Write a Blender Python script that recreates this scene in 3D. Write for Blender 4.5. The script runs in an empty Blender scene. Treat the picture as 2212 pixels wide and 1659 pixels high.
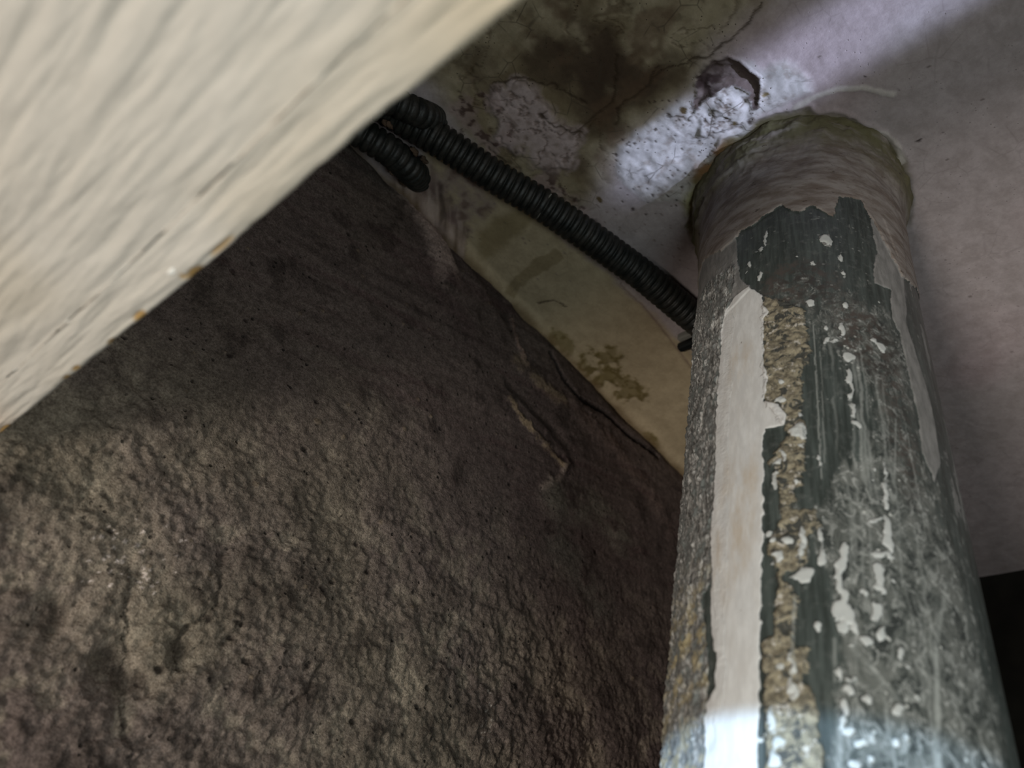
import bpy, math, random
import numpy as np
from mathutils import Matrix, Vector
random.seed(3)
sc = bpy.context.scene
Z0 = 1.97                      # camera height above the floor
# ---------------------------------------------------------------- camera
F = 1660.0; CX, CY = 1106.0, 829.5          # focal length / centre in pixels of the 2212x1659 frame
V = np.array([528., 1798., -F]); Zc = V/np.linalg.norm(V)
D = np.array([2415., -2232., -F]); D -= D.dot(Zc)*Zc
Xc = D/np.linalg.norm(D); Yc = np.cross(Zc, Xc)
R = np.array([Xc, Yc, Zc])                  # world <- camera
cam = bpy.data.cameras.new('camera'); camo = bpy.data.objects.new('camera', cam)
sc.collection.objects.link(camo); sc.camera = camo
camo.matrix_world = Matrix.Translation((0, 0, Z0)) @ Matrix([list(r) for r in R]).to_4x4()
cam.sensor_width = 36; cam.lens = 36*F/2212; cam.clip_start = .005; cam.clip_end = 50
cam.dof.use_dof = True; cam.dof.focus_distance = .40; cam.dof.aperture_fstop = 9.0
# ---------------------------------------------------------------- world, lights, exposure
w = bpy.data.worlds.new('world'); sc.world = w; w.use_nodes = True
w.node_tree.nodes['Background'].inputs[0].default_value = (.75, .72, .80, 1)
w.node_tree.nodes['Background'].inputs[1].default_value = .075
sc.view_settings.view_transform = 'Standard'; sc.view_settings.look = 'None'
sc.cycles.use_light_tree = False
sc.view_settings.exposure = 0.0; sc.view_settings.gamma = 1; sc.view_settings.use_curve_mapping = False
def area(name, loc, target, sx, sy, power, color, spread=180, roll=None):
    l = bpy.data.lights.new(name, 'AREA'); l.shape = 'RECTANGLE'; l.size = sx; l.size_y = sy
    l.energy = power; l.color = color; l.spread = math.radians(spread)
    o = bpy.data.objects.new(name, l); sc.collection.objects.link(o)
    o.location = (loc[0], loc[1], loc[2]+Z0)
    d = Vector(target)-Vector(loc)
    o.rotation_euler = d.to_track_quat('-Z', 'Y').to_euler()
    return o
# room light from below the wall unit, two added fill lamps, two shafts of cool daylight
area('room_light', (-.60, .02, -.52), (.10, .25, .15), .22, .22, 7.0, (1.0, .94, .86))
area('fill_light', (.16, -1.15, -.10), (.20, .2, .36), .55, .40, 1.35, (1.0, .92, .87))  # added fill lamp to lift ceiling and wall, no seen source
area('pipe_fill_light', (.06, -.17, -.13), (.225, .09, .07), .15, .12, .80, (.86, .99, 1.0))  # lamp added near the pipe to brighten its lower part
area('daylight_shaft_ceiling', (.183, -.62, .0), (.183, .082, .43), .037, .120, .021, (.60, .71, 1.0), 1.9)
area('daylight_shaft_pipe', (-.50, .040, .040), (.22, .106, .044), .19, .105, .100, (.48, .72, 1.0), .8)
# ---------------------------------------------------------------- helpers
def ray(px, py):
    return R @ np.array([px-CX, CY-py, -F])
H = .43; WY = .325; AX, AY, PR = .265, .121, .055; BZ = .13
def pc(px, py): q = ray(px, py); q = q/q[2]*H; return (q[0], q[1])
def pw(px, py): q = ray(px, py); q = q/q[1]*WY; return (q[0], q[2])
def pp(px, py):
    q = ray(px, py); a = q[0]**2+q[1]**2; b = -2*(q[0]*AX+q[1]*AY); c = AX*AX+AY*AY-PR*PR
    s = max(b*b-4*a*c, 0); t = (-b-math.sqrt(s))/2/a; p = q*t
    th = math.atan2(p[1]-AY, p[0]-AX); th = (th-math.pi) % (2*math.pi)
    if th > math.pi: th -= 2*math.pi
    return (th*PR, p[2])                    # arc length measured from the -x side (towards +: -y side), height
def pb(px, py): q = ray(px, py); q = q/q[2]*BZ; return (q[0], q[1])
def lin(r, g, b):
    return np.array([((v/255+.055)/1.055)**2.4 if v > 10 else v/255/12.92 for v in (r, g, b)])
def hsh(ix, iy, s):
    h = (ix.astype(np.int64)*374761393 + iy.astype(np.int64)*668265263 + s*1442695041) & 0xffffffff
    h = ((h ^ (h >> 13))*1274126177) & 0xffffffff
    return ((h ^ (h >> 16)) & 0xffff)/65535.0
def vn(x, y, s):
    ix = np.floor(x); iy = np.floor(y); fx = x-ix; fy = y-iy; fx = fx*fx*(3-2*fx); fy = fy*fy*(3-2*fy)
    return ((hsh(ix, iy, s)*(1-fx)+hsh(ix+1, iy, s)*fx)*(1-fy)+(hsh(ix, iy+1, s)*(1-fx)+hsh(ix+1, iy+1, s)*fx)*fy)
def fbm(x, y, sx, sy=None, o=4, s=0, rough=.5):         # mean 0, about +-1
    sy = sy or sx; a = 1; t = 0; n = 0
    for k in range(o):
        c, d = math.cos(k*.9), math.sin(k*.9); X = x/sx*2**k; Y = y/sy*2**k
        t = t+a*(vn(X*c-Y*d+k*17.3, X*d+Y*c+k*5.1, s+k*31)-.5)*2; n += a; a *= rough
    return t/n*1.6
def rid(x, y, sx, sy=None, o=4, s=0):                   # thin ridge lines: 1 on the line
    return 1-np.clip(np.abs(fbm(x, y, sx, sy, o, s))*1.0, 0, 1)
def ss(a, b, x): t = np.clip((x-a)/(b-a), 0, 1); return t*t*(3-2*t)
def poly(x, y, pts, m=.03):                             # signed distance, positive inside
    P = np.array(pts); out = np.full(x.shape, -m)
    k = (x > P[:, 0].min()-m) & (x < P[:, 0].max()+m) & (y > P[:, 1].min()-m) & (y < P[:, 1].max()+m)
    X = x[k]; Y = y[k]; d = np.full(X.shape, 1e9); ins = np.zeros(X.shape, bool)
    for i in range(len(P)):
        a = P[i-1]; b = P[i]; e = b-a; L = e@e+1e-18
        t = np.clip(((X-a[0])*e[0]+(Y-a[1])*e[1])/L, 0, 1)
        d = np.minimum(d, (X-a[0]-t*e[0])**2+(Y-a[1]-t*e[1])**2)
        if a[1] != b[1]:
            ins ^= ((a[1] > Y) != (b[1] > Y)) & (X < e[0]*(Y-a[1])/e[1]+a[0])
    d = np.sqrt(d); out[k] = np.where(ins, d, -d); return np.maximum(out, -m)
def line(x, y, pts, m=.03):                             # distance to a polyline
    P = np.array(pts); out = np.full(x.shape, m)
    k = (x > P[:, 0].min()-m) & (x < P[:, 0].max()+m) & (y > P[:, 1].min()-m) & (y < P[:, 1].max()+m)
    X = x[k]; Y = y[k]; d = np.full(X.shape, 1e9)
    for a, b in zip(P[:-1], P[1:]):
        e = b-a; t = np.clip(((X-a[0])*e[0]+(Y-a[1])*e[1])/(e@e+1e-18), 0, 1)
        d = np.minimum(d, (X-a[0]-t*e[0])**2+(Y-a[1]-t*e[1])**2)
    out[k] = np.sqrt(d); return np.minimum(out, m)
def blob(x, y, c, rx, ry=None):
    ry = ry or rx; return np.exp(-(((x-c[0])/rx)**2+((y-c[1])/ry)**2))
def mix(col, c, m):
    m = np.clip(m, 0, 1)[:, None]; return col*(1-m)+np.asarray(c)*m
def grid_mesh(name, P, nu, nv, closed=False, flip=False):
    me = bpy.data.meshes.new(name)
    i = np.arange(nu*nv).reshape(nv, nu)
    if closed: i = np.concatenate([i, i[:, :1]], 1)
    q = np.stack([i[:-1, :-1], i[:-1, 1:], i[1:, 1:], i[1:, :-1]], -1).reshape(-1, 4)
    if flip: q = q[:, ::-1]
    me.vertices.add(len(P)); me.vertices.foreach_set('co', np.ascontiguousarray(P, np.float32).ravel())
    me.loops.add(q.size); me.polygons.add(len(q))
    me.loops.foreach_set('vertex_index', np.ascontiguousarray(q, np.int32).ravel())
    me.polygons.foreach_set('loop_start', np.arange(0, q.size, 4, dtype=np.int32))
    me.update(calc_edges=True); me.validate()
    me.polygons.foreach_set('use_smooth', np.ones(len(q), bool)); me.update()
    return me
def vcol(me, col, name='col'):
    a = me.attributes.new(name, 'FLOAT_COLOR', 'POINT')
    c = np.ones((len(col), 4), np.float32); c[:, :3] = np.clip(col, 0, 1); a.data.foreach_set('color', c.ravel())
def vflt(me, v, name):
    a = me.attributes.new(name, 'FLOAT', 'POINT'); a.data.foreach_set('value', np.ascontiguousarray(v, np.float32))
def link(name, me, mat=None, parent=None, label=None, cat=None, group=None, kind=None):
    o = bpy.data.objects.new(name, me); sc.collection.objects.link(o)
    if mat: me.materials.append(mat)
    if parent: o.parent = parent
    if label: o['label'] = label
    if cat: o['category'] = cat
    if group: o['group'] = group
    if kind: o['kind'] = kind
    return o
def off(P): P = np.array(P, float); P[:, 2] += Z0; return P
class NT:
    def __init__(s, name, rough=.8, spec=.3):
        s.m = bpy.data.materials.new(name); s.m.use_nodes = True; s.n = s.m.node_tree.nodes; s.l = s.m.node_tree.links
        s.b = s.n['Principled BSDF']; s.b.inputs['Roughness'].default_value = rough
        s.b.inputs['Specular IOR Level'].default_value = spec
        s.tc = s.n.new('ShaderNodeTexCoord'); s.obj = s.tc.outputs['Object']
    def put(s, sock, v):
        if isinstance(v, bpy.types.NodeSocket): s.l.new(v, sock)
        else:
            if not isinstance(v, (int, float)) and len(v) == 3 and sock.type == 'RGBA': v = (*v, 1)
            sock.default_value = v
    def noise(s, scale, detail=4, rough=.6, dist=0, vec=None, stretch=None):
        n = s.n.new('ShaderNodeTexNoise'); v = vec or s.obj
        if stretch:
            mp = s.n.new('ShaderNodeMapping'); mp.inputs['Scale'].default_value = stretch; s.l.new(v, mp.inputs[0]); v = mp.outputs[0]
        s.l.new(v, n.inputs['Vector'])
        n.inputs['Scale'].default_value = scale; n.inputs['Detail'].default_value = detail
        n.inputs['Roughness'].default_value = rough; n.inputs['Distortion'].default_value = dist
        return n.outputs['Fac']
    def voro(s, scale, feat='F1', vec=None, rnd=1):
        n = s.n.new('ShaderNodeTexVoronoi'); n.feature = feat; s.l.new(vec or s.obj, n.inputs['Vector'])
        n.inputs['Scale'].default_value = scale; n.inputs['Randomness'].default_value = rnd
        return n.outputs['Distance']
    def attr(s, name, col=False):
        n = s.n.new('ShaderNodeAttribute'); n.attribute_name = name; return n.outputs['Color' if col else 'Fac']
    def math(s, op, a, b=0, c=0):
        n = s.n.new('ShaderNodeMath'); n.operation = op
        for i, v in enumerate((a, b, c)): s.put(n.inputs[i], v)
        return n.outputs[0]
    def step(s, v, a, b, oa=0, ob=1):
        n = s.n.new('ShaderNodeMapRange'); n.interpolation_type = 'SMOOTHSTEP'
        for k, x in zip(('Value', 'From Min', 'From Max', 'To Min', 'To Max'), (v, a, b, oa, ob)): s.put(n.inputs[k], x)
        return n.outputs[0]
    def mix(s, f, a, b, mode='MIX'):
        n = s.n.new('ShaderNodeMix'); n.data_type = 'RGBA'; n.blend_type = mode
        s.put(n.inputs[0], f); s.put(n.inputs[6], a); s.put(n.inputs[7], b); return n.outputs[2]
    def bump(s, h, dist, strength=1, prev=None):
        n = s.n.new('ShaderNodeBump'); s.put(n.inputs['Height'], h); n.inputs['Distance'].default_value = dist
        n.inputs['Strength'].default_value = strength
        if prev: s.l.new(prev, n.inputs['Normal'])
        return n.outputs[0]
    def done(s, col, nrm=None, rough=None):
        s.put(s.b.inputs['Base Color'], col)
        if nrm: s.l.new(nrm, s.b.inputs['Normal'])
        if rough is not None: s.put(s.b.inputs['Roughness'], rough)
        return s.m
def lins(*segs):                                        # joined stretches of evenly spaced coordinates
    out = []
    for a, b, d in segs: out.append(np.arange(a, b-1e-9, d))
    return np.concatenate(out+[[segs[-1][1]]])
# ---------------------------------------------------------------- materials of the surfaces
t = NT('ceiling_plaster', .85, .25)
base = t.attr('col', True); dirt = t.attr('dirt')
g1 = t.noise(420, 5, .7); g2 = t.noise(90, 5, .65)
cr = t.math('MULTIPLY', t.step(t.voro(60, 'DISTANCE_TO_EDGE', None), 0, .035, 1, 0), t.step(t.noise(30, 3), .5, .6))
col = t.mix(1, base, t.mix(g1, (.80, .79, .78), (1.16, 1.16, 1.16)), 'MULTIPLY')
col = t.mix(1, col, t.mix(t.step(g2, .3, .7), (.88, .87, .85), (1.1, 1.1, 1.1)), 'MULTIPLY')
pep = t.math('MULTIPLY', t.step(t.voro(330), .08, .16, 1, 0), t.step(t.noise(45, 3), .48, .6))
col = t.mix(t.math('MULTIPLY', pep, t.math('MULTIPLY', dirt, .9)), col, (.05, .035, .02))
col = t.mix(t.math('MULTIPLY', cr, t.math('MULTIPLY', dirt, .55)), col, (.06, .045, .03))
hh = t.math('ADD', t.math('MULTIPLY', g2, .6), t.math('ADD', t.math('MULTIPLY', g1, .25), t.math('MULTIPLY', pep, -.5)))
M_ceil = t.done(col, t.bump(hh, .0012, t.math('ADD', .25, t.math('MULTIPLY', dirt, .6))) if False else t.bump(hh, .0010, .55))

t = NT('wall_concrete', .92, .2)
base = t.attr('col', True)
g1 = t.noise(900, 4, .7); g2 = t.noise(260, 5, .7); g3 = t.noise(60, 4, .6)
col = t.mix(1, base, t.mix(t.step(g1, .3, .7), (.62, .60, .58), (1.32, 1.32, 1.3)), 'MULTIPLY')
col = t.mix(1, col, t.mix(t.step(g2, .3, .7), (.70, .69, .68), (1.22, 1.21, 1.2)), 'MULTIPLY')
pit = t.math('MULTIPLY', t.step(t.voro(190), .10, .2, 1, 0), t.step(t.noise(70, 3), .5, .62))
col = t.mix(t.math('MULTIPLY', pit, .8), col, (.012, .01, .008))
grn = t.math('MULTIPLY', t.step(t.voro(420), .05, .12, 1, 0), t.step(t.noise(120, 2), .58, .68))
col = t.mix(t.math('MULTIPLY', grn, .6), col, (.30, .27, .22))
hh = t.math('ADD', t.math('MULTIPLY', g2, 1.0), t.math('ADD', t.math('MULTIPLY', g1, .5), t.math('MULTIPLY', pit, -1.0)))
M_wall = t.done(col, t.bump(hh, .0016, .9))

t = NT('wall_unlit_black', .95, .1)
M_dark = t.done(t.mix(t.noise(40, 4), (.010, .009, .008), (.03, .027, .02)))  # near-black colour stands in for the unlit dark past the ceiling

# ---------------------------------------------------------------- ceiling
xs = lins((-2.2, -.1, .15), (-.1, .04, .01), (.04, .36, .0009), (.36, .705, .0016))
ys = lins((-2.4, -.06, .12), (-.06, .328, .00095), (.328, .36, .008))
gx, gy = np.meshgrid(xs, ys); x = gx.ravel(); y = gy.ravel()
n1 = fbm(x, y, .05, o=5, s=1); n2 = fbm(x, y, .012, o=5, s=2); n3 = fbm(x, y, .004, o=4, s=3); nb = fbm(x, y, .12, o=3, s=4)
wx = x+.0028*n2; wy = y+.0028*fbm(x, y, .012, o=5, s=9)
C = lambda *p: [pc(*q) for q in p]
dz = .0006*n1+.00012*n3
col = np.tile(lin(176, 164, 164), (len(x), 1))
col = mix(col, lin(160, 150, 148), ss(-.2, .8, nb)*.5)
col = mix(col, lin(172, 150, 152), ss(0, .9, fbm(x, y, .09, o=2, s=14))*.6)
# cream strip towards the wall, its different light put into the colour
cre = poly(wx, wy, C((930, 300), (1100, 420), (1330, 600), (1500, 760), (1560, 900), (1560, 1100), (1400, 1000), (1200, 780), (1000, 560), (880, 400)))
col = mix(col, lin(174, 158, 130), ss(-.004, .006, cre))
# mouldy, water stained part next to the board
sta = poly(wx, wy, C((860, 60), (1200, -120), (1700, -60), (1640, 40), (1545, 130), (1500, 190), (1440, 245), (1350, 300), (1310, 370), (1260, 440), (1180, 440), (1060, 340), (950, 220)), .05)
sm = ss(-.012, .014, sta+.006*n1)
col = mix(col, lin(150, 138, 114), sm)
col = mix(col, lin(84, 70, 54), sm*ss(.1, .9, n2*.6+n3*.7)*.55); col = mix(col, lin(176, 162, 140), sm*ss(.2, .9, -n2*.5-n3*.7)*.4)
col = mix(col, lin(116, 102, 78), sm*ss(-.2, .8, n1+.5*n2)*.85)
for (px, py, rx, ry, a) in ((1270, 110, .020, .013, 1.), (1350, 170, .016, .02, 1.), (1180, 130, .014, .011, .8), (1300, 250, .014, .012, .75), (1440, 130, .014, .01, .5), (1230, 330, .013, .008, .6), (1040, 140, .02, .01, .4)):
    col = mix(col, lin(70, 56, 44), a*.9*ss(.2, 1.1, blob(x, y, pc(px, py), rx*1.4, ry*1.4)*(1+.8*n2+.6*n1)))
col = mix(col, lin(96, 76, 58), sm*ss(.25, .7, fbm(x, y, .02, o=5, s=22))*.6)
# swirling layers of loosened paint
sw = rid(x+.01*n1, y+.01*n2, .035, o=3, s=40); swm = sm*ss(.93, .995, sw)
col = mix(col, lin(70, 52, 34), swm*.55); dz += .0006*swm
# pale blistered patch
pa = poly(wx, wy, C((1065, 190), (1105, 168), (1160, 190), (1200, 250), (1262, 290), (1235, 370), (1180, 372), (1110, 330), (1070, 300), (1058, 240)))
pm = ss(-.004, .004, pa+.0022*n3+.003*n2)
col = mix(col, lin(176, 160, 158), pm*ss(-.9, .4, n2+.4)); dz -= .0016*pm
pl = ss(.86, .99, rid(x, y, .009, o=4, s=51))*np.maximum(pm, 0)
col = mix(col, lin(92, 74, 62), pl*.7); col = mix(col, lin(110, 94, 82), pm*ss(.0, .8, n3)*.5); dz += pl*.0008
pe = np.exp(-(pa/.0012)**2); pe = pe*ss(-.1, .5, n2); col = mix(col, lin(84, 66, 44), pe*.45); dz += pe*.0006
pk = ss(-.01, .004, poly(x, y, C((930, 200), (1060, 190), (1120, 330), (1260, 440), (1330, 560), (1200, 470), (1000, 300))))
col = mix(col, lin(160, 140, 136), pk*ss(-.2, .5, n2)*.7); col = mix(col, lin(58, 36, 30), pk*ss(.35, .8, n3+.5*n2)*.8)
# bulging white plaster and its broken cavity
wp = poly(wx, wy, C((1330, 330), (1400, 270), (1450, 235), (1500, 210), (1530, 160), (1600, 125), (1640, 150), (1700, 130), (1760, 200), (1650, 250), (1620, 280), (1560, 370), (1500, 440), (1400, 430), (1340, 390)))
wm = ss(-.003, .004, wp)
col = mix(col, lin(190, 184, 182), wm); col = mix(col, lin(136, 122, 112), wm*ss(.25, .9, n3+.3*n2)*.55); dz -= .0018*wm*ss(-1, .8, n2)
wb = ss(.84, .99, rid(x, y, .007, o=5, s=61))*wm*blob(x, y, pc(1560, 250), .03, .025)
col = mix(col, lin(92, 76, 66), wb*.85); dz += wb*.0007
cav = poly(x+.0014*n3+.0012*n2, y+.0022*n2-.001*n3, C((1498, 230), (1500, 185), (1520, 140), (1560, 122), (1605, 130), (1640, 160), (1648, 200), (1632, 235), (1622, 235), (1622, 195), (1590, 180), (1560, 190), (1530, 212), (1505, 235)))
cm = ss(-.0004, .0008, cav); dz += .0028*ss(0, .005, cav)
col = mix(col, lin(98, 84, 80), cm); col = mix(col, lin(58, 44, 42), cm*ss(-.3, .5, n2)); col = mix(col, lin(126, 114, 110), cm*ss(.1, .6, -n3)*.6); dz += cm*.0007*n3
ce = np.exp(-((cav-.0002)/.0006)**2); dz -= ce*.0012; col = mix(col, lin(70, 58, 54), ce*.5)
lip = poly(wx, wy, C((1500, 300), (1515, 245), (1560, 205), (1600, 195), (1618, 230), (1600, 270), (1560, 290))); dz -= .0025*ss(0, .004, lip)
# spots and flecks
rng = np.random.RandomState(5)
for k in range(150):
    px, py = rng.uniform(1330, 1640), rng.uniform(215, 470)
    c = pc(px, py); r0 = .0003+.0009*rng.rand()**3
    b = blob(x, y, c, r0*rng.uniform(1, 2), r0); col = mix(col, lin(60, 46, 38), ss(.3, .7, b)*.9); dz += .0004*b
for k in range(70):
    px, py = rng.uniform(1000, 1500), rng.uniform(430, 620)
    c = pc(px, py); r0 = .0003+.0005*rng.rand(); b = blob(x, y, c, r0*2.2, r0)
    col = mix(col, lin(120, 106, 100), ss(.3, .7, b)*.7)
for k in range(40):
    px, py = rng.uniform(1650, 2212), rng.uniform(120, 1150)
    c = pc(px, py); r0 = .0003+.0006*rng.rand(); b = blob(x, y, c, r0, r0*1.5)
    col = mix(col, lin(92, 80, 76), ss(.3, .7, b)*.7)
for (px, py, rx, ry, c3) in ((1295, 432, .0028, .0016, (96, 80, 56)), (1588, 262, .0018, .0015, (104, 88, 56)), (1477, 236, .0025, .0018, (92, 76, 50)), (1655, 203, .0014, .0022, (130, 114, 84)), (1985, 303, .0008, .0018, (60, 52, 50)), (1870, 165, .0006, .0006, (60, 50, 50))):
    col = mix(col, lin(*c3), ss(.3, .6, blob(x, y, pc(px, py), rx, ry)*(1+.3*n3)))
# green and rust coloured stain round the pipe
dp = np.hypot(x-AX, y-AY); az = np.arctan2(y-AY, x-AX)
r_out = PR+.0105+.003*n2+.002*n1
ring = ss(r_out+.002, r_out-.003, dp)*ss(-.2, .3, -np.cos(az-math.radians(205))*-1+.25)
col = mix(col, lin(112, 104, 76), ring*.9)
sl = ring*ss(0, .7, n2)
col = mix(col, lin(86, 78, 52), sl*.6)
ru = ss(.02, .0, np.abs(np.angle(np.exp(1j*(az-math.radians(158))))*PR))*ss(r_out+.006, r_out-.002, dp)*ss(PR-.002, PR+.002, dp)
col = mix(col, lin(140, 96, 56), ru*.85*ss(-1, .4, n2+.3))
yl = ss(.016, .0, np.abs(np.angle(np.exp(1j*(az-math.radians(132))))*PR))*ss(r_out+.006, r_out, dp)
col = mix(col, lin(150, 144, 96), yl*.8)
rim = np.exp(-((dp-r_out-.001)/.0012)**2)*ss(.2, -.2, np.cos(az)); dz -= rim*.0012
# pale brush marks
for pts, wd, a in ((((1720, 232), (1760, 210), (1810, 192), (1870, 190), (1930, 205)), .0016, .8), (((1880, 280), (1915, 290), (1940, 315), (1950, 350)), .0016, .7), (((1600, 470), (1700, 240)), .0008, 0.)):
    d = line(x+.0006*n2, y+.0006*n3, C(*pts)); col = mix(col, lin(206, 198, 192), a*ss(wd*1.4, wd*.5, d)); dz -= a*.0006*ss(wd*1.4, wd*.5, d)
for k in range(26):
    cxp, cyp = rng.uniform(1980, 2180), rng.uniform(420, 1150); r0 = rng.uniform(40, 120); a0 = rng.uniform(0, 6)
    d = line(x+.001*n2, y, C(*[(cxp+r0*math.cos(a0+i*.25), cyp+r0*math.sin(a0+i*.25)) for i in range(7)])); col = mix(col, lin(188, 176, 176), .16*ss(.0012, .0004, d)); dz -= .00006*ss(.0014, .0004, d)
for px, py, a_, b_ in ((1946, 418, .0013, .0032), (1514, 503, .0014, .0040)):
    b = ss(.35, .6, blob(x, y, pc(px, py), a_, b_)*(1+.3*n3)); col = mix(col, (.002, .002, .002), b); dz += b*.003  # gaps beside the collar: their shade painted black, plus a dent
# cracks
for pts in (((1650, 0), (1620, 45), (1570, 90), (1530, 125), (1440, 150), (1410, 175)), ((1240, 295), (1280, 260), (1325, 220), (1330, 120)), ((1060, 180), (1120, 170), (1190, 185), (1270, 225)), ((1170, 250), (1235, 290), (1250, 290)), ((1330, 270), (1340, 225), (1400, 190), (1420, 145)), ((1500, 230), (1490, 260), (1440, 250)), ((1060, 320), (1090, 350), (1105, 420)), ((1160, 655), (1200, 652), (1225, 662))):
    d = line(x+.0018*n2, y+.0018*n3, C(*pts)); col = mix(col, lin(60, 46, 32), .75*ss(.0011, .0003, d)); dz += .0008*ss(.001, 0, d)
# cream strip: scuffs and green mould
for (px, py, rx, ry) in ((1290, 790, .020, .012), (1345, 830, .028, .014), (1215, 735, .014, .007), (1310, 770, .01, .012), (1410, 945, .012, .005), (1130, 690, .006, .004)):
    b = blob(x, y, pc(px, py), rx, ry); mm = ss(.30, .75, b*(1+1.0*n2+.6*n3))
    col = mix(col, lin(122, 108, 72), mm*.8); dz -= mm*.0004
    col = mix(col, lin(96, 82, 44), mm*ss(.1, .6, n3)*.7)
sc1 = poly(wx, wy, C((1090, 620), (1150, 560), (1200, 535), (1225, 555), (1160, 600), (1110, 640))); col = mix(col, lin(124, 108, 76), ss(0, .002, sc1)*.6)
sc2 = poly(wx, wy, C((1030, 500), (1110, 450), (1160, 470), (1090, 540), (1040, 560))); col = mix(col, lin(124, 108, 72), ss(-.003, .004, sc2)*.6)
sc3 = poly(wx, wy, C((880, 380), (960, 340), (1060, 400), (1090, 440), (1000, 520), (950, 480))); col = mix(col, lin(150, 132, 126), ss(-.003, .006, sc3)*ss(-.8, .4, n2)*.8)
col = mix(col, lin(90, 66, 54), ss(-.004, .006, sc3)*ss(.3, .8, n2+.4*n1)*.6)
sc4 = poly(x+.004*n2, y+.004*n3, C((840, 330), (930, 350), (1010, 500), (1000, 560), (940, 560), (880, 480), (850, 400)))
st4 = fbm(x-y, x+y, .004, .03, o=4, s=77); col = mix(col, lin(120, 100, 96), ss(-.004, .004, sc4)*.7); col = mix(col, lin(176, 158, 148), ss(-.004, .004, sc4)*ss(-.1, .7, st4)*.8); col = mix(col, lin(60, 50, 44), ss(-.004, .004, sc4)*ss(.2, .8, -st4)*.6)
d = line(x+.0005*n2, y+.0005*n3, C((1340, 612), (1400, 672), (1450, 735), (1500, 800))); col = mix(col, lin(118, 96, 88), .6*ss(.0012, .0003, d)); dz -= .0008*ss(.002, .0, d-.0006)
# where it meets the wall
j = ss(WY-.010, WY, y+.002*n1); dz -= .004*j; col = mix(col, lin(112, 92, 64), ss(WY-.006, WY+.002, y+.003*n2)*.7)
P = off(np.stack([x, y, H+dz+.0*x], 1)); me = grid_mesh('ceiling', P, len(xs), len(ys), flip=True)
vcol(me, col); vflt(me, np.clip(sm+wm+ss(0, .02, .25-np.abs(y-.12))*0+.25, 0, 1), 'dirt')
link('ceiling', me, M_ceil, kind='structure')
# ---------------------------------------------------------------- concrete wall
xs = lins((-2.2, -.05, .12), (-.05, .47, .00085), (.47, .71, .004))
zs = lins((-Z0, .0, .12), (.0, .436, .00085))
gx, gz = np.meshgrid(xs, zs); x = gx.ravel(); z = gz.ravel()
n1 = fbm(x, z, .05, o=5, s=101); n2 = fbm(x, z, .014, o=5, s=102); n3 = fbm(x*.83-z*.55, z*.83+x*.55, .0031, o=4, s=103, rough=.65); nb = fbm(x, z, .15, o=3, s=104)
W = lambda *p: [pw(*q) for q in p]
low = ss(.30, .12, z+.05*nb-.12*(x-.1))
dy = .0018*n1+.0010*n2*(.4+1.2*low)+.00075*n3*(.3+1.3*low)
col = np.tile(lin(118, 106, 99), (len(x), 1))
col = mix(col, lin(154, 142, 126), ss(-.3, .8, n1)*.7*low)  # lower wall made paler: its stronger light put into the colour
col = mix(col, lin(92, 78, 76), ss(-.2, .8, nb)*.7)
col = mix(col, lin(106, 99, 84), ss(0, .9, fbm(x, z, .08, o=3, s=120))*.5)
col = mix(col, lin(78, 68, 66), ss(.12, .3, z+.05*nb)*.55)  # upper wall made darker: shade above board height put into the colour
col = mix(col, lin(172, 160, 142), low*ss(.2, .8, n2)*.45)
col = mix(col, lin(52, 44, 40), ss(.35, .9, -n2-.3*n1)*.6)
# flaking patches, lumps and cracks lower down
for pts, wd in ((((285, 1230), (278, 1290), (288, 1380), (280, 1450), (276, 1560), (280, 1659)), .0006), (((480, 1240), (470, 1300), (395, 1370), (390, 1450)), .0005), (((700, 1420), (660, 1480), (610, 1540)), .0005)):
    d = line(x+.002*n2, z+.002*n3, W(*pts)); dy += .0016*ss(wd*2.2, 0, d); col = mix(col, lin(48, 40, 34), ss(wd*1.6, 0, d)*.7)
for (px, py, r0, a) in ((240, 1420, .008, -.004), (310, 1470, .006, -.003), (330, 1330, .01, .002), (390, 1400, .007, -.003), (190, 1150, .01, .002), (480, 1210, .006, -.0025), (120, 1330, .008, -.003), (270, 1460, .006, -.0035), (430, 1480, .008, .002), (1200, 1080, .02, .002)):
    b = blob(x, z, pw(px, py), r0, r0*1.2)*(1+.4*n2); dy -= a*b
    if a < 0: col = mix(col, lin(58, 48, 42), ss(.5, 1, b)*.6)
rng = np.random.RandomState(11)
for k in range(260):
    px, py = rng.uniform(150, 700), rng.uniform(1100, 1659)
    c = pw(px, py); r0 = .0006+.0014*rng.rand()**2; b = blob(x, z, c, r0, r0)
    dy -= b*.0011*rng.choice([-1, 1]); 
for k in range(46):
    px, py = rng.normal(290, 60), rng.normal(1215, 45); c = pw(px, py); r0 = .0004+.0006*rng.rand()
    b = ss(.3, .7, blob(x, z, c, r0, r0)*(1+.4*n3)); col = mix(col, lin(226, 212, 204), b*.8); dy -= b*.0004
for k in range(22):
    px, py = rng.normal(1055, 10), rng.normal(1560, 35); c = pw(px, py); r0 = .0004+.0006*rng.rand()
    col = mix(col, lin(210, 200, 190), ss(.3, .7, blob(x, z, c, r0, r0))*.8)
for k in range(300):
    px, py = rng.uniform(200, 1450), rng.uniform(420, 1600); c = pw(px, py); r0 = .0005+.0014*rng.rand()**3
    b = ss(.3, .7, blob(x, z, c, r0*rng.uniform(.7, 1.6), r0))
    if k % 3: dy += b*.0012; col = mix(col, lin(30, 22, 20), b*.8)
    else: dy -= b*.0007; col = mix(col, lin(128, 112, 92), b*.5)
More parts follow.
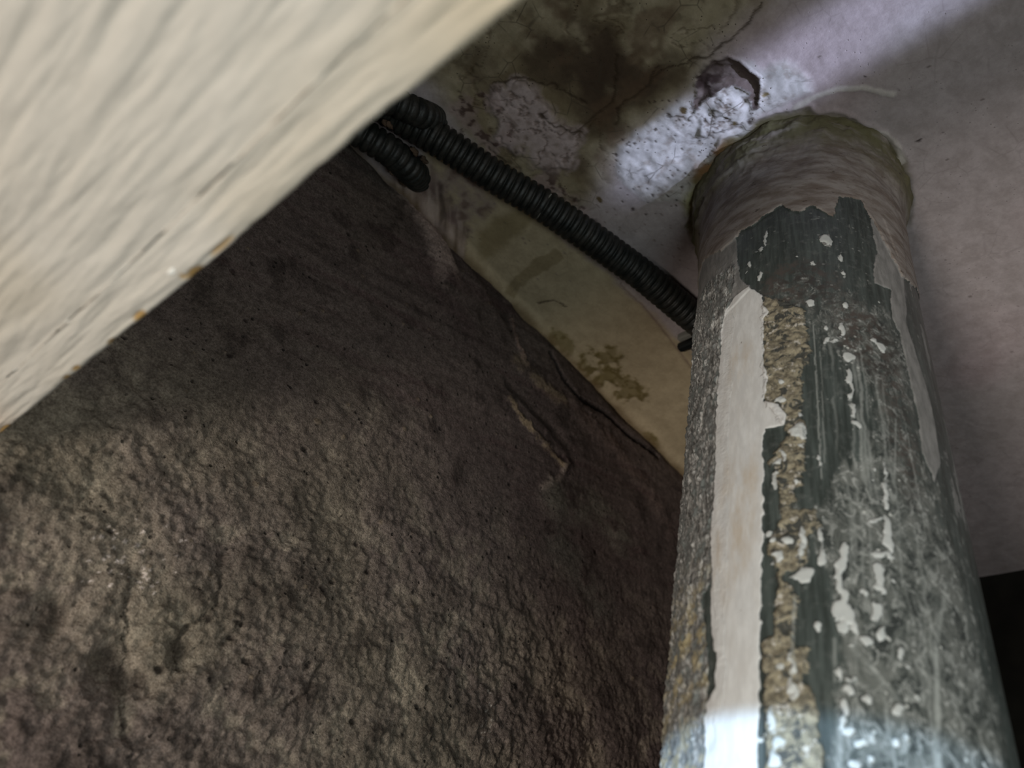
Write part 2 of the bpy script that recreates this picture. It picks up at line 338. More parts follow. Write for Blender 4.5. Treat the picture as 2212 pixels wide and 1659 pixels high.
# smears of plaster near the ceiling
st = rid(x+.004*n1-.9*z*0, z, .05, .012, o=4, s=130)
for pts, wd, c3, a, hgt in (
    (((880, 410), (925, 470), (950, 530), (965, 590)), .012, (168, 150, 142), .9, .003), (((880, 420), (910, 440), (935, 450)), .005, (140, 134, 118), .7, .001),
    (((1105, 690), (1125, 760), (1135, 790)), .0022, (140, 118, 108), .8, .0016), (((1120, 780), (1170, 830), (1215, 870)), .006, (138, 122, 98), .55, .001),
    (((1100, 860), (1130, 905), (1180, 960), (1220, 1010)), .0028, (160, 140, 114), .75, .0008), (((1170, 1050), (1210, 1030), (1230, 1000)), .003, (160, 144, 134), .7, .001),
    (((1200, 1080), (1290, 1100), (1340, 1160)), .016, (112, 108, 98), .75, .001), (((1210, 1180), (1260, 1240), (1300, 1300)), .018, (98, 96, 88), .6, 0),
    (((1240, 880), (1320, 960), (1400, 1060), (1450, 1150)), .010, (124, 108, 102), .6, .001), (((930, 620), (1020, 720)), .012, (82, 66, 66), .5, 0)):
    d = line(x+.003*n2, z+.003*n3, W(*pts), .06); m = ss(wd*1.4, wd*.2, d)
    col = mix(col, lin(*c3), a*m*ss(-1.0, .2, n2+.3*n3)); dy -= hgt*m
for pts, wd in ((((1100, 830), (1150, 880), (1200, 930), (1240, 990)), .007), (((1010, 560), (1080, 660), (1110, 720)), .008), (((960, 500), (990, 570)), .007)):
    d = line(x+.003*n2, z, W(*pts)); m = ss(wd, 0, d); col = mix(col, lin(58, 50, 46), m*.7); dy += .0015*m
sx = fbm(x+z*.25, z-.35*x, .08, .008, o=4, s=140); sm = ss(.22, .32, z)
dy += .0005*sx*sm; col = mix(col, lin(78, 60, 60), ss(.2, .9, sx)*.45*sm); col = mix(col, lin(52, 42, 40), ss(.3, .9, -sx)*.4*sm)
# open joint under the ceiling
d = line(x+.0015*n2, z+.001*n3, W((1190, 765), (1215, 815), (1250, 862), (1300, 885), (1350, 930), (1420, 985)))
m = ss(.0035, .0, d); dy += .006*m; col = mix(col, lin(10, 8, 7), m)
dy += .006*ss(.419, .432, z)*(.7+.5*n1)
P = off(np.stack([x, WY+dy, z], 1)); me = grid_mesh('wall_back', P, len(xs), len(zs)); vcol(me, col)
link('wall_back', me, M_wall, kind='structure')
# dark wall beyond the ceiling's end, floor, and the ceiling's broken edge
def boxes(name, bs, mat, **k):
    v = []; f = []
    for (a, b) in bs:
        n = len(v); v += [(X, Y, Zz+Z0) for X in (a[0], b[0]) for Y in (a[1], b[1]) for Zz in (a[2], b[2])]
        f += [tuple(n+i for i in q) for q in ((0, 1, 3, 2), (4, 6, 7, 5), (0, 4, 5, 1), (2, 3, 7, 6), (0, 2, 6, 4), (1, 5, 7, 3))]
    me = bpy.data.meshes.new(name); me.from_pydata(v, [], f); me.update(); return link(name, me, mat, **k)
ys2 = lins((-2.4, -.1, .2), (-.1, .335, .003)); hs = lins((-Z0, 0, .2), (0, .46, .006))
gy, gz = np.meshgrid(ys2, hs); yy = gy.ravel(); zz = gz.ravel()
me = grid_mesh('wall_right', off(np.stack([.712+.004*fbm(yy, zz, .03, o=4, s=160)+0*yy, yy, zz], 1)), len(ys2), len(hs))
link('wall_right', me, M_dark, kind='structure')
t = NT('floor_screed', .9, .2); M_floor = t.done(t.mix(t.noise(12, 5), (.06, .055, .05), (.10, .09, .08)), t.bump(t.noise(80, 4), .002))
boxes('floor', [((-2.2, -2.4, -Z0-.05), (.72, .34, -Z0))], M_floor, kind='structure')

# ---------------------------------------------------------------- waste pipe with worn paint
t = NT('pipe_surface', .5, .4)
uv = t.n.new('ShaderNodeAttribute'); uv.attribute_name = 'uvw'; U = uv.outputs['Vector']
fine = t.noise(700, 4, .6, vec=U); med = t.noise(240, 5, .65, vec=U); big = t.noise(55, 4, .6, vec=U)
strk = t.noise(60, 5, .65, vec=U, stretch=(7, .55, 1)); strk2 = t.noise(95, 5, .7, vec=U, stretch=(3, .8, 1))
def msk(name, amp=.35, soft=.06, n=med):
    v = t.math('ADD', t.attr(name), t.math('MULTIPLY', t.math('SUBTRACT', n, .5), amp))
    return t.step(v, .5-soft, .5+soft)
grey = t.mix(t.step(strk, .35, .7), (.038, .045, .040), (.084, .098, .090))
grey = t.mix(t.math('MULTIPLY', t.step(med, .5, .75), .6), grey, (.15, .155, .145))
brn = t.mix(t.step(big, .4, .6), (.05, .045, .04), (.085, .07, .06))
scf = msk('scuff', 1.1, .12, strk2)
grey = t.mix(t.math('MULTIPLY', scf, .5), grey, (.09, .095, .087))
mt1 = t.noise(300, 5, .75, 1, vec=U, stretch=(1, .7, 1)); mt2 = t.noise(95, 5, .75, 1, vec=U, stretch=(1, .7, 1))
grey = t.mix(t.math('MULTIPLY', scf, t.step(mt2, .42, .60)), grey, (.15, .155, .14))
grey = t.mix(t.math('MULTIPLY', scf, t.step(mt1, .50, .60)), grey, (.26, .265, .245))
grey = t.mix(t.math('MULTIPLY', scf, t.step(t.math('ADD', t.math('MULTIPLY', mt1, .5), t.math('MULTIPLY', mt2, .5)), .56, .61)), grey, (.38, .38, .355))
grey = t.mix(t.math('MULTIPLY', scf, t.step(t.math('ADD', t.math('MULTIPLY', mt1, .4), t.math('MULTIPLY', mt2, .6)), .47, .41)), grey, (.04, .045, .042))
grey = t.mix(t.math('MULTIPLY', t.attr('brown'), t.step(med, .4, .6)), grey, brn)
dots = t.math('MULTIPLY', t.step(t.voro(260, vec=U), .12, .2, 1, 0), t.step(t.noise(60, 2, vec=U), .5, .62))
dots = t.math('MULTIPLY', dots, t.math('ADD', .25, scf))
col = t.mix(dots, grey, (.52, .52, .48))
# tan glue strip
tan = msk('tan', 1.25, .06)
tc = t.mix(t.step(t.noise(330, 4, .7, vec=U), .38, .62), (.13, .112, .080), (.34, .295, .205))
tc = t.mix(t.step(t.noise(200, 5, .7, vec=U), .56, .62), tc, (.50, .46, .40))
tc = t.mix(t.step(t.noise(170, 5, .7, 1, vec=U), .52, .57), tc, (.06, .06, .052))
col = t.mix(tan, col, tc)
# light grey undercoat left and right
und = msk('under', .45, .05)
uc = t.mix(t.step(strk2, .3, .7), (.17, .165, .155), (.30, .285, .27))
col = t.mix(und, col, uc)
# crust along the left side
crm = msk('crust', .5, .08)
c1 = t.mix(t.step(t.noise(300, 5, .75, vec=U, stretch=(2.0, .45, 1)), .42, .60), (.075, .072, .066), (.40, .385, .36))
c1 = t.mix(t.step(t.noise(85, 5, .7, .6, vec=U, stretch=(1.6, .6, 1)), .46, .58), c1, t.mix(t.noise(500, 4, .7, vec=U), (.10, .10, .095), (.20, .20, .19)))
c1 = t.mix(t.step(t.noise(110, 6, .75, 1, vec=U, stretch=(2, .5, 1)), .56, .60), c1, (.52, .51, .48))
c1 = t.mix(t.math('MULTIPLY', t.attr('ochre'), t.step(t.noise(140, 4, .6, vec=U), .45, .6)), c1, (.36, .30, .18))
c1 = t.mix(t.step(t.noise(150, 4, .65, vec=U, stretch=(2, .6, 1)), .54, .6), c1, (.16, .17, .16))
col = t.mix(crm, col, c1)
# white paint and blobs
wht = msk('white', .30, .03); bl = msk('blob', 1.1, .06)
wc = t.mix(t.step(strk2, .35, .75), (.60, .585, .565), (.74, .73, .71))
wc = t.mix(t.math('MULTIPLY', t.attr('rust'), t.step(t.noise(70, 5, .65, vec=U, stretch=(2.2, .6, 1)), .35, .75)), wc, (.50, .40, .29))
wc = t.mix(t.step(t.noise(200, 5, .7, vec=U, stretch=(1, .6, 1)), .69, .72), wc, (.16, .12, .08))
col = t.mix(bl, col, t.mix(med, (.42, .43, .41), (.62, .62, .59)))
col = t.mix(wht, col, wc)
# plaster collar smeared down from the ceiling
clm = msk('collar', .5, .03)
cc = t.mix(t.step(t.noise(90, 5, .65, vec=U, stretch=(.6, 1.5, 1)), .35, .65), (.17, .13, .105), (.33, .29, .262))
cc = t.mix(t.math('MULTIPLY', t.attr('green'), t.step(t.noise(120, 4, .6, vec=U, stretch=(.4, 1.6, 1)), .25, .55)), cc, (.13, .115, .055))
cc = t.mix(t.math('MULTIPLY', t.step(t.noise(260, 4, .7, vec=U, stretch=(.6, 1.4, 1)), .62, .68), .8), cc, (.06, .04, .025))
col = t.mix(clm, col, cc)
col = t.mix(t.attr('scr'), col, (.40, .41, .38))
col = t.mix(t.attr('blk'), col, (.004, .004, .004))
cov = t.math('MAXIMUM', t.math('MAXIMUM', wht, clm), t.math('MAXIMUM', t.math('MULTIPLY', tan, .7), t.math('MAXIMUM', bl, t.math('MULTIPLY', und, .6))))
hh = t.math('ADD', cov, t.math('MULTIPLY', t.math('ADD', t.math('MULTIPLY', fine, .25), t.math('MULTIPLY', med, .6)), t.math('ADD', .25, t.math('MULTIPLY', t.math('MAXIMUM', crm, tan), 1.6))))
M_pipe = t.done(col, t.bump(hh, .00055, .8), t.mix(cov, (.42, .42, .42), (.75, .75, .75)))

us = np.concatenate([np.arange(-.095, .095, .00045), np.arange(.095, 2*math.pi*PR-.095, .004)])
zs = np.concatenate([np.arange(-Z0, .03, .25), np.arange(.03, H+.004, .0006)])
gu, gz = np.meshgrid(us, zs); u = gu.ravel(); z = gz.ravel()
n2 = fbm(u, z, .012, o=5, s=202); n3 = fbm(u, z, .003, o=4, s=203); n1 = fbm(u, z, .04, o=4, s=204); nv = fbm(u, z, .004, .04, o=4, s=205)
B = lambda *p: [pp(*q) for q in p]
fld = lambda d, s=.0022: np.clip(.5+d/s*.5, 0, 1)
uw = u+.0006*n3+.0004*n2; zw = z+.0007*n2
white = poly(uw, zw, B((1590, 642), (1618, 622), (1645, 640), (1648, 655), (1655, 664), (1662, 672), (1650, 690), (1650, 790), (1660, 800), (1655, 845), (1650, 868), (1682, 874), (1697, 900), (1692, 922), (1652, 930), (1648, 960), (1650, 1100), (1648, 1200), (1644, 1350), (1642, 1500), (1636, 1700), (1524, 1700), (1528, 1520), (1550, 1480), (1548, 1420), (1536, 1330), (1540, 1230), (1538, 1150), (1545, 1040), (1548, 900), (1558, 760), (1565, 690)))
collar = poly(u+.0005*n3, zw, [(-.12, .50)]+[(-.12, pp(1520, 560)[1])]+B((1525, 560), (1560, 545), (1590, 520), (1600, 500), (1627, 488), (1650, 470), (1665, 460), (1690, 443), (1708, 455), (1725, 460), (1752, 445), (1785, 462), (1800, 470), (1808, 440), (1812, 426), (1858, 433), (1868, 455), (1885, 480), (1905, 520), (1925, 560), (1945, 600))+[(.12, .34), (.12, .50)])
tan = poly(uw, zw, B((1650, 640), (1690, 650), (1735, 670), (1748, 740), (1752, 775), (1730, 800), (1738, 850), (1728, 880), (1742, 920), (1736, 1000), (1735, 1045), (1715, 1048), (1716, 1095), (1755, 1105), (1770, 1130), (1745, 1170), (1735, 1220), (1690, 1240), (1722, 1290), (1718, 1390), (1745, 1400), (1738, 1470), (1765, 1500), (1760, 1530), (1790, 1700), (1660, 1700), (1650, 1500), (1650, 1380), (1676, 1370), (1680, 1230), (1655, 1180), (1690, 1120), (1680, 1040), (1660, 1000), (1690, 960), (1700, 935), (1652, 870), (1650, 700)))
unl = poly(uw, zw, [(-.12, .36)]+B((1515, 540), (1592, 500), (1594, 560), (1602, 610), (1625, 625), (1600, 650), (1565, 690), (1556, 780), (1520, 720), (1500, 760))+[(-.12, .27)])
unr = poly(u+.001*nv, zw, B((1878, 462), (1935, 560), (1900, 470), (1946, 520), (1960, 700), (2010, 880), (2030, 1000), (2020, 1040), (1995, 980), (1985, 900), (1960, 800), (1945, 720), (1930, 690), (1925, 630), (1892, 615), (1888, 580), (1897, 550)))
unb = poly(u, z, B((1768, 510), (1792, 506), (1795, 535), (1785, 532), (1778, 528)))
under = np.maximum(np.maximum(unl, unr), unb)
# streaky remains along the right side
ur = ss(pp(1985, 900)[0]-.006, pp(2010, 900)[0]+.006, u)
under_f = np.maximum(fld(under), ur*np.clip(.44+.34*nv+.1*n2, 0, 1)*ss(.12, .2, z))
crust = ss(pp(1585, 900)[0]+.001, pp(1575, 900)[0]-.001, u-.0012*n2)*ss(.345, .31, z+.006*n2)*(1-.9*ss(0, .001, poly(uw, zw, B((1545, 1240), (1552, 1420), (1552, 1480), (1530, 1510), (1528, 1400), (1515, 1290)))))
crust = crust*(1-.6*ss(.2, .7, n1+.4*nv))
ochre = np.clip(ss(.17, .13, z)*ss(-1, .5, n1)+ss(.10, .08, z)*.4, 0, 1)
bm = np.full(u.shape, -.03)
BL = [(1800, 405, 0, 0)]
for (px, py, rx, ry) in ((1783, 520, 12, 9), (1820, 555, 3, 6), (1757, 568, 5, 3), (1720, 555, 3, 2), (1654, 512, 4, 14), (1646, 538, 5, 4), (1640, 596, 4, 8), (1617, 573, 3, 7), (1822, 590, 3, 8), (1788, 733, 5, 3), (1807, 734, 7, 3), (1826, 660, 6, 5), (1745, 655, 9, 6), (1820, 712, 6, 12), (1788, 706, 4, 3), (1905, 750, 8, 7), (1890, 736, 4, 4),
        (1835, 770, 10, 8), (1832, 812, 6, 16), (1836, 842, 5, 16), (1843, 885, 5, 13), (1848, 920, 9, 10), (1690, 826, 7, 5), (1688, 864, 9, 5), (1730, 897, 5, 5), (1726, 930, 15, 14), (1735, 945, 8, 10), (1690, 985, 6, 10), (1675, 1002, 6, 6), (1672, 1040, 5, 14), (1722, 1040, 5, 3), (1728, 965, 8, 3),
        (1770, 988, 5, 4), (1776, 998, 4, 4), (1773, 1008, 3, 3), (1888, 1015, 3, 4), (1883, 1036, 3, 3), (1913, 1020, 3, 16), (1914, 1060, 5, 14), (1916, 1088, 5, 8), (1770, 1120, 6, 4), (1886, 1126, 10, 4), (1898, 1122, 8, 3), (1914, 1140, 8, 20), (1918, 1172, 9, 16), (1910, 1200, 16, 6), (1903, 1240, 10, 22), (1901, 1275, 10, 12),
        (1655, 1158, 7, 6), (1672, 1167, 8, 5), (1702, 1167, 9, 7), (1684, 1203, 7, 12), (1671, 1217, 4, 4), (1735, 1160, 5, 20), (1728, 1190, 6, 14), (1770, 1160, 7, 14), (1776, 1205, 8, 16), (1738, 1246, 14, 16), (1752, 1232, 9, 8), (1824, 1194, 9, 20), (1820, 1220, 9, 12), (1816, 1260, 7, 28), (1824, 1285, 10, 14), (1820, 1315, 17, 16), (1834, 1332, 12, 16), (1845, 1352, 6, 16), (1822, 1352, 8, 10),
        (1893, 1320, 8, 20), (1907, 1365, 5, 12), (1858, 1242, 4, 4), (1933, 1255, 4, 4), (1870, 1280, 6, 6), (1870, 1385, 14, 10), (1838, 1398, 6, 5), (1770, 1348, 6, 8), (1715, 1440, 5, 20), (1716, 1495, 10, 14), (1690, 1440, 5, 5), (1810, 1460, 7, 14), (1842, 1466, 12, 6), (1835, 1495, 10, 16), (1820, 1530, 10, 22), (1818, 1556, 7, 10), (1960, 1440, 4, 4), (1948, 1410, 5, 10), (1940, 1530, 9, 8), (1978, 1508, 8, 7), (1880, 1508, 8, 6),
        (1670, 1560, 6, 24), (1690, 1600, 12, 8), (1680, 1640, 10, 14), (1832, 1580, 9, 8), (1858, 1608, 10, 8), (1884, 1594, 5, 5), (1935, 1610, 12, 9), (1846, 1648, 9, 8), (1873, 1645, 9, 8), (1645, 1595, 8, 4), (1960, 1590, 8, 7)):
    c = pp(px, py); e = pp(px+rx, py); g = pp(px, py-ry); a = max(abs(e[0]-c[0]), .0003)*1.15; b = max(abs(g[1]-c[1]), .0003)*1.15
    k = (np.abs(u-c[0]) < 3*a) & (np.abs(z-c[1]) < 3*b)
    q = np.sqrt(((u[k]+.0009*n3[k]+.0008*n2[k]-c[0])/a)**2+((z[k]+.0012*n3[k]-c[1])/b)**2)*(1-.35*n3[k])
    bm[k] = np.maximum(bm[k], (1-q)*min(a, b))
scuff = .30+.0*u
for (px, py, ru_, rz, a) in ((1840, 700, .02, .02, .25), (1900, 760, .02, .02, .3), (1700, 620, .02, .015, .2), (1800, 950, .016, .02, .15), (1930, 1000, .012, .05, .25), (1900, 1150, .02, .02, .3), (1860, 1240, .02, .03, .25), (1960, 1280, .02, .05, .35), (1950, 1450, .025, .04, .35), (1870, 1450, .014, .03, .25), (2050, 1500, .02, .05, .3), (1790, 1120, .02, .02, .25)):
    scuff = scuff+a*blob(u, z, pp(px, py), ru_, rz)
for (px, py, ru_, rz, a) in ((1620, 520, .01, .015, .5), (1780, 1350, .010, .025, .6), (1840, 920, .012, .02, .3), (1770, 900, .006, .03, .3), (1680, 960, .006, .02, .5), (1660, 1250, .004, .04, .4), (1660, 540, .01, .02, .3), (1760, 1050, .006, .03, .4), (1950, 1260, .006, .015, .3)):
    scuff = scuff-a*blob(u, z, pp(px, py), ru_, rz)
brown = ss(.3, .8, blob(u, z, pp(1720, 610), .022, .022)+blob(u, z, pp(1870, 730), .014, .02)+.7*blob(u, z, pp(1950, 950), .012, .05))
rust = .75*np.clip(.15+ss(.3, .9, blob(u, z, pp(1600, 1080), .012, .03)+blob(u, z, pp(1600, 780), .01, .02)*.8+.6*blob(u, z, pp(1570, 1230), .008, .02)), 0, 1)
scr = np.zeros(u.shape)
for k in range(24):                                     # fine pale runs down the right side
    u1 = rng.uniform(.030, .062); z1 = rng.uniform(.05, .22); z2 = z1+rng.uniform(.03, .10)
    wd = rng.uniform(.0002, .0007); sl = rng.uniform(-.03, .03)
    m_ = ss(wd*1.5, wd*.4, np.abs(u+.0004*n3+.0008*n2-u1-(z-z1)*sl))*ss(z1, z1+.01, z)*ss(z2, z2-.01, z)
    scr = np.maximum(scr, m_*rng.uniform(.2, .55)*ss(-.7, .3, nv))
for pts, wd, a in ((((1757, 700), (1765, 850), (1775, 1035)), .00025, .6), (((1772, 760), (1782, 1000)), .0002, .4), (((1912, 910), (1912, 1010)), .0003, .4), (((1935, 905), (1932, 1050)), .0003, .4), (((2022, 1400), (2028, 1659)), .0008, .7), (((1952, 1380), (1975, 1430), (2005, 1470)), .0004, .0), (((2040, 1290), (2022, 1390)), .0008, .35), (((1840, 1400), (1890, 1450), (1940, 1510)), .0007, .3), (((1718, 1290), (1712, 1400), (1722, 1470)), .0004, .4), (((1815, 1560), (1814, 1659)), .0006, .35), (((1803, 1380), (1804, 1470)), .0005, .4), (((1752, 474), (1768, 472)), .0003, .5)):
    d = line(u+.0002*n3, z, B(*pts)); scr = np.maximum(scr, a*ss(wd*1.6, wd*.5, d)*ss(-1.1, .2, n3+.3))
green = ss(.398, .424, z+.006*n2)*ss(-1.2, .2, n1+.6)+.35*ss(-.03, -.06, u)
blk = np.zeros(u.shape)
P0 = fld(collar); 
rad = PR+.0006*ss(-.0004, .0004, white)+.0009*ss(-.0004, .0006, collar)+crust*ss(.0005, -.0005, white)*np.abs(.7*fbm(u*.8-z*.6, z*.8+u*.6, .0019, o=3, s=220)+.9*nv)*.0011+ss(0, .0006, tan)*.0005*(1+n3)
rad = rad+.0004*ss(0, .0004, under)+ss(0, .0004, bm)*.0005
top = ss(.385, .43, z+.002*n2)
rad = rad+top**2*(.0065+.002*n2+.0015*n1)+ss(.36, .38, z)*(.0008+.0007*n2)
ridge = np.exp(-((z-.4075-.003*n1)/.0022)**2)*ss(.03, -.02, u); rad = rad+ridge*.0018
th = math.pi+u/PR
Pm = off(np.stack([AX+rad*np.cos(th), AY+rad*np.sin(th), z], 1))
me = grid_mesh('waste_pipe', Pm, len(us), len(zs), closed=True)
for nme, v in (('white', fld(white, .0020)), ('collar', fld(collar, .003)), ('tan', fld(tan, .0035)), ('under', under_f), ('crust', crust), ('ochre', ochre), ('blob', fld(bm, .0014)), ('scuff', scuff), ('brown', brown), ('rust', rust), ('scr', scr), ('green', np.clip(green, 0, 1)), ('blk', blk)): vflt(me, v, nme)
a = me.attributes.new('uvw', 'FLOAT_VECTOR', 'POINT'); a.data.foreach_set('vector', np.stack([u, z, u*0], 1).astype(np.float32).ravel())
pipe = link('waste_pipe', me, M_pipe, label='thick upright grey pipe with peeling white paint, rising into the ceiling', cat='pipe')

# ---------------------------------------------------------------- wood-grain board in the foreground
t = NT('white_laminate', .55, .35)
base = t.attr('col', True)
M_board = t.done(t.mix(1, base, t.mix(t.noise(300, 4), (.94, .94, .94), (1.05, 1.05, 1.05)), 'MULTIPLY'), t.bump(t.noise(220, 4, .6, stretch=(3, .5, 1)), .0004, .5))
xe = lambda y: np.interp(y, [-.3, .053, .098, .159, .302, .33], [.0215, .0197, .0183, .0180, .0146, .0140])
s_ = np.concatenate([np.arange(0, .012, .0003), np.arange(.012, .23, .0006), np.arange(.23, 1.0, .05)]); yv = lins((-.5, -.02, .02), (-.02, .322, .0010))
gs, gy = np.meshgrid(s_, yv); s0 = gs.ravel(); y = gy.ravel()
nn = fbm(s0, y, .004, .05, o=4, s=301); nm = fbm(s0, y, .0022, .016, o=3, s=302); nl = fbm(s0, y, .05, .09, o=3, s=303); ne = fbm(y, y*0, .008, o=4, s=304)
edge = .0004*np.clip(ne, 0, 2)
x = xe(y)-s0-edge*ss(.01, 0, s0)
h = .0008*np.clip(nn, -.55, 1)+.0003*nm; h = h*ss(0, .002, s0)
rnd = .0012*(1-np.sqrt(np.clip(1-(1-np.clip(s0/.0012, 0, 1))**2, 0, 1)))
col = np.tile(lin(196, 190, 180), (len(x), 1))
col = mix(col, lin(180, 168, 146), ss(-.1, .9, nl)*.45); col = mix(col, lin(176, 158, 126), ss(.09, .04, y)*ss(.03, 0, s0)*.7)
col = mix(col, lin(190, 164, 142), ss(.27, .31, y)*.5)
for (px, py, a, b) in ((420, 590, .0016, .0035), (395, 596, .0012, .0012), (300, 685, .0012, .004), (240, 740, .0010, .003), (165, 795, .0010, .003), (145, 815, .001, .003), (10, 930, .0016, .006), (600, 470, .0005, .003), (480, 530, .0006, .006)):
    c = pb(px, py); m = ss(.35, .6, blob(x, y, c, a, b)*(1+.4*nm)); col = mix(col, lin(176, 142, 90), m); h = h+m*.0004
P = off(np.stack([x, y, BZ+h+rnd], 1)); me = grid_mesh('face', P, len(s_), len(yv)); vcol(me, col)
board = bpy.data.objects.new('board', None); sc.collection.objects.link(board); board.location = (0, 0, 0)
board['label'] = 'white board with embossed wood grain and chipped edge, filling the upper left foreground'; board['category'] = 'board'
link('face', me, M_board, parent=board)
t = NT('chipboard', .9, .1); M_chip = t.done(t.mix(t.noise(300, 4, .7), (.16, .11, .06), (.42, .32, .19)), t.bump(t.noise(400, 3), .0006))
v = []; f = []
for i, yy in enumerate(yv):
    e = float(xe(yy))-.00015; v += [(e-.0003, yy, Z0+BZ+.0012), (e-.0003, yy, Z0+BZ+.018), (-.98, yy, Z0+BZ+.018), (-.98, yy, Z0+BZ+.0015)]
for i in range(len(yv)-1):
    for k in range(4): f.append((i*4+k, i*4+4+k, i*4+4+(k+1) % 4, i*4+(k+1) % 4))
f += [(0, 1, 2, 3), tuple(len(v)-4+k for k in (3, 2, 1, 0))]
me = bpy.data.meshes.new('core'); me.from_pydata(v, [], f); me.update(); link('core', me, M_chip, parent=board, label='brown chipboard core showing at the chips')
def ball(name, c, r, mat, parent=None, seed=0, amp=.3, seg=20, **k):
    u_ = np.linspace(0, 2*math.pi, seg, endpoint=False); v_ = np.linspace(.02, math.pi-.02, seg//2+3)
    U_, V_ = np.meshgrid(u_, v_); n = fbm(np.cos(U_.ravel())*3+V_.ravel(), np.sin(U_.ravel())*3, 1.4, o=3, s=seed)
    rr = 1+amp*n; S = np.sin(V_.ravel())
    P = np.stack([c[0]+r[0]*rr*S*np.cos(U_.ravel()), c[1]+r[1]*rr*S*np.sin(U_.ravel()), c[2]+r[2]*rr*np.cos(V_.ravel())], 1)
    me = grid_mesh(name, off(P), len(u_), len(v_), closed=True, flip=True); return link(name, me, mat, parent=parent, **k)
t = NT('white_paint_drip', .35, .5); M_drip = t.done((.85, .83, .78))
c = pb(372, 585); ball('paint_drip', (c[0], c[1], BZ), (.0007, .0022, .0009), M_drip, board, 5)

# ---------------------------------------------------------------- corrugated conduits
t = NT('black_conduit', .5, .4)
M_cond = t.done(t.mix(t.step(t.noise(120, 4, .7), .35, .7), (.007, .009, .008), (.032, .030, .025)), t.bump(t.noise(500, 3), .0003))
def tube(name, pts, r, pitch, mat, depth=.17, seg=32, per=10, **k):
    P = np.array(pts, float); seg_l = np.r_[0, np.cumsum(np.linalg.norm(np.diff(P, axis=0), axis=1))]
    n = int(seg_l[-1]/pitch*per); tt = np.linspace(0, seg_l[-1], n)
    Q = np.stack([np.interp(tt, seg_l, P[:, i]) for i in range(3)], 1)
    ker = max(3, int(.02/(seg_l[-1]/n))) | 1; pad = np.pad(Q, ((ker//2, ker//2), (0, 0)), 'reflect', reflect_type='odd')
    Q = np.stack([np.convolve(pad[:, i], np.ones(ker)/ker, 'valid') for i in range(3)], 1)
    T = np.gradient(Q, axis=0); T /= np.linalg.norm(T, axis=1)[:, None]
    upv = np.array([0, 0, 1.]); A_ = np.cross(T, upv); bad = np.linalg.norm(A_, axis=1) < .2; A_[bad] = np.cross(T[bad], [1., .3, 0]); A_ /= np.linalg.norm(A_, axis=1)[:, None]; B_ = np.cross(T, A_)
    ph = (tt/pitch) % 1; rr = r*(1-depth*np.clip(1.15*np.exp(-((np.minimum(ph, 1-ph))/.17)**2), 0, 1))
    a = np.linspace(0, 2*math.pi, seg, endpoint=False)
    X = Q[:, None, :]+rr[:, None, None]*(np.cos(a)[None, :, None]*A_[:, None, :]+np.sin(a)[None, :, None]*B_[:, None, :])
    me = grid_mesh(name, off(X.reshape(-1, 3)), seg, len(Q), closed=True); return link(name, me, mat, **k)
def onray(px, py, zz): q = ray(px, py); q = q/q[2]*zz; return tuple(q)
zc = H-.0125
c0 = onray(720, 160, zc); 
conduit = tube('conduit', [onray(640, 110, zc), onray(880, 262, zc), onray(956, 307, zc), onray(1074, 385, zc), onray(1172, 442, zc), onray(1289, 522, zc), onray(1387, 593, zc), onray(1484, 675, zc), onray(1530, 712, zc), onray(1560, 735, zc+.006), onray(1585, 752, zc+.03)], .0108, .0050, M_cond,
     label='long black corrugated conduit running along the ceiling to the pipe', cat='conduit')
tube('conduit', [onray(700, 235, .405), onray(800, 300, .405), onray(850, 330, .408), onray(885, 365, .415), onray(905, 385, .435)], .0098, .0056, M_cond,
     label='short bent black corrugated conduit at the board edge, below the long one', cat='conduit')
tube('conduit', [onray(760, 175, .400), onray(860, 225, .404), onray(915, 248, .412), onray(950, 262, .44)], .0088, .0056, M_cond,
     label='uppermost black corrugated conduit stub by the board edge, bending into the ceiling', cat='conduit')
t = NT('pale_plastic', .6, .3); M_pale = t.done(t.mix(t.noise(90, 4), (.13, .125, .11), (.24, .23, .20)))
def strand(name, pts, r, mat, **k): return tube(name, pts, r, .004, mat, depth=0, seg=8, per=2, **k)
# a pale loop of thread round the long conduit
q = np.array(onray(1172, 442, zc)); d1 = np.array(onray(1289, 522, zc))-q; d1 /= np.linalg.norm(d1); s1 = np.cross(d1, [0, 0, 1.]); s1 /= np.linalg.norm(s1)
strand('thread', [q+(s1*math.cos(a)+np.array([0, 0, 1])*math.sin(a))*.0110+d1*.002*math.sin(a*2) for a in np.linspace(-3.0, -.1, 14)], .0005, M_pale, parent=conduit, label='pale thread looped round the conduit')
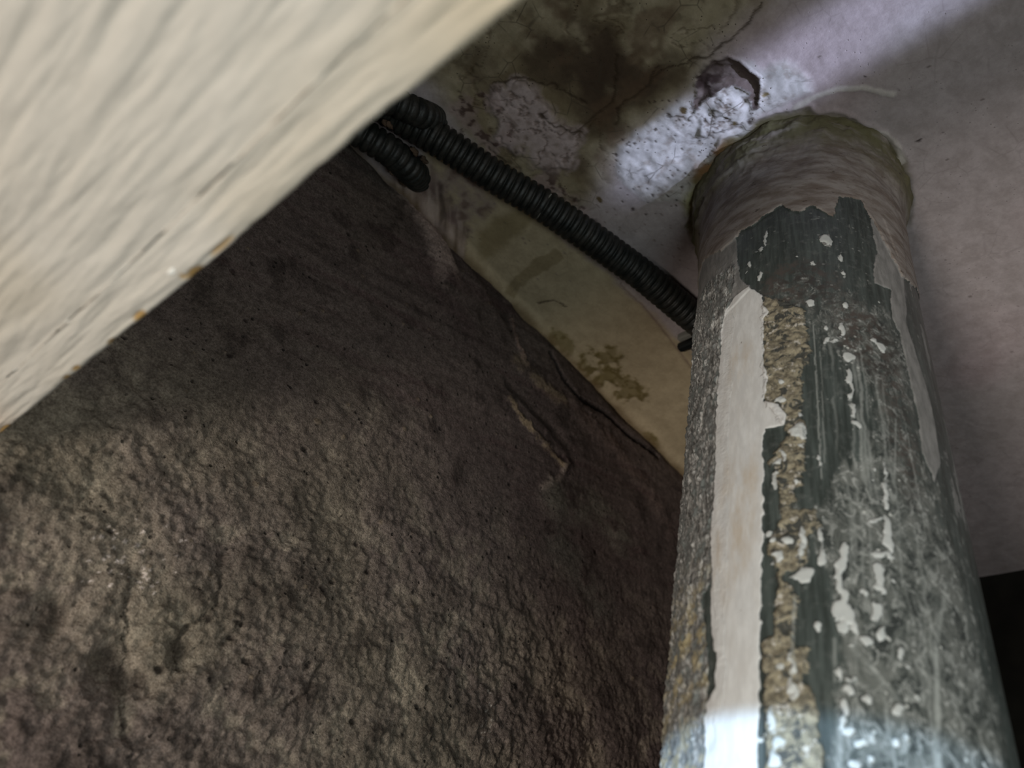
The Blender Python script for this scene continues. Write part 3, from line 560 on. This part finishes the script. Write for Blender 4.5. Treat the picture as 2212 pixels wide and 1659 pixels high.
# bracket at the conduit's end, partly behind the pipe
br = bpy.data.objects.new('conduit_bracket', None); sc.collection.objects.link(br); br['label'] = 'small grey bracket holding the conduit end, half hidden behind the pipe'; br['category'] = 'bracket'
def slab(name, a, b, wd, th_, mat, parent, **k):
    a = np.array(a); b = np.array(b); d = (b-a)/np.linalg.norm(b-a); s = np.cross(d, [0, 0, 1.]); s /= np.linalg.norm(s)
    bm_ = []
    for e in (a, b):
        for i, jj in ((-1, -1), (1, -1), (1, 1), (-1, 1)): bm_.append(e+s*wd/2*i+np.array([0, 0, th_/2*jj]))
    me = bpy.data.meshes.new(name); me.from_pydata([tuple(p+np.array([0, 0, Z0])) for p in bm_], [], [(0, 1, 2, 3), (7, 6, 5, 4), (0, 4, 5, 1), (1, 5, 6, 2), (2, 6, 7, 3), (3, 7, 4, 0)]); me.update()
    o = link(name, me, mat, parent=parent, **k); md = o.modifiers.new('bevel', 'BEVEL'); md.width = min(wd, th_)*.25; md.segments = 2; return o
slab('arm', onray(1466, 731, .421), onray(1560, 690, .421), .0045, .006, M_pale, br)
t = NT('black_rubber', .6, .3); M_blk = t.done((.006, .007, .007))
slab('foot', onray(1466, 752, .4265), onray(1540, 722, .4265), .006, .006, M_blk, br)
# scraps and web remains where the conduits meet
t = NT('brown_scrap', .9, .1); M_scr = t.done(t.mix(t.noise(200, 4, .7), (.03, .02, .012), (.15, .10, .07)), t.bump(t.noise(500, 3), .0008))
rng = np.random.RandomState(8)
scr_l = ['reddish brown scrap nearest the board edge, above the bent conduit', 'brown curled scrap between the two conduits', 'small brown scrap just below the long conduit', 'dark flat scrap lying left of the pale plaster smear', 'tiny dark scrap under the bent conduit']
for i, (px, py, rr, zz) in enumerate(((838, 268, .0035, .398), (895, 325, .0035, .412), (915, 345, .0028, .420), (872, 395, .0032, .420), (845, 372, .0024, .408))):
    ball('scrap', onray(px, py, zz), (rr, rr*.6, rr*.5), M_scr, None, 20+i, .55, label=scr_l[i], cat='debris')
for e, loc in ((board, (-.35, .15, Z0+BZ)), (br, (.30, .20, Z0+.425))):      # put each Empty at its thing
    e.location = loc
    for o in sc.objects:
        if o.parent == e: o.matrix_parent_inverse = Matrix.Translation(loc).inverted()
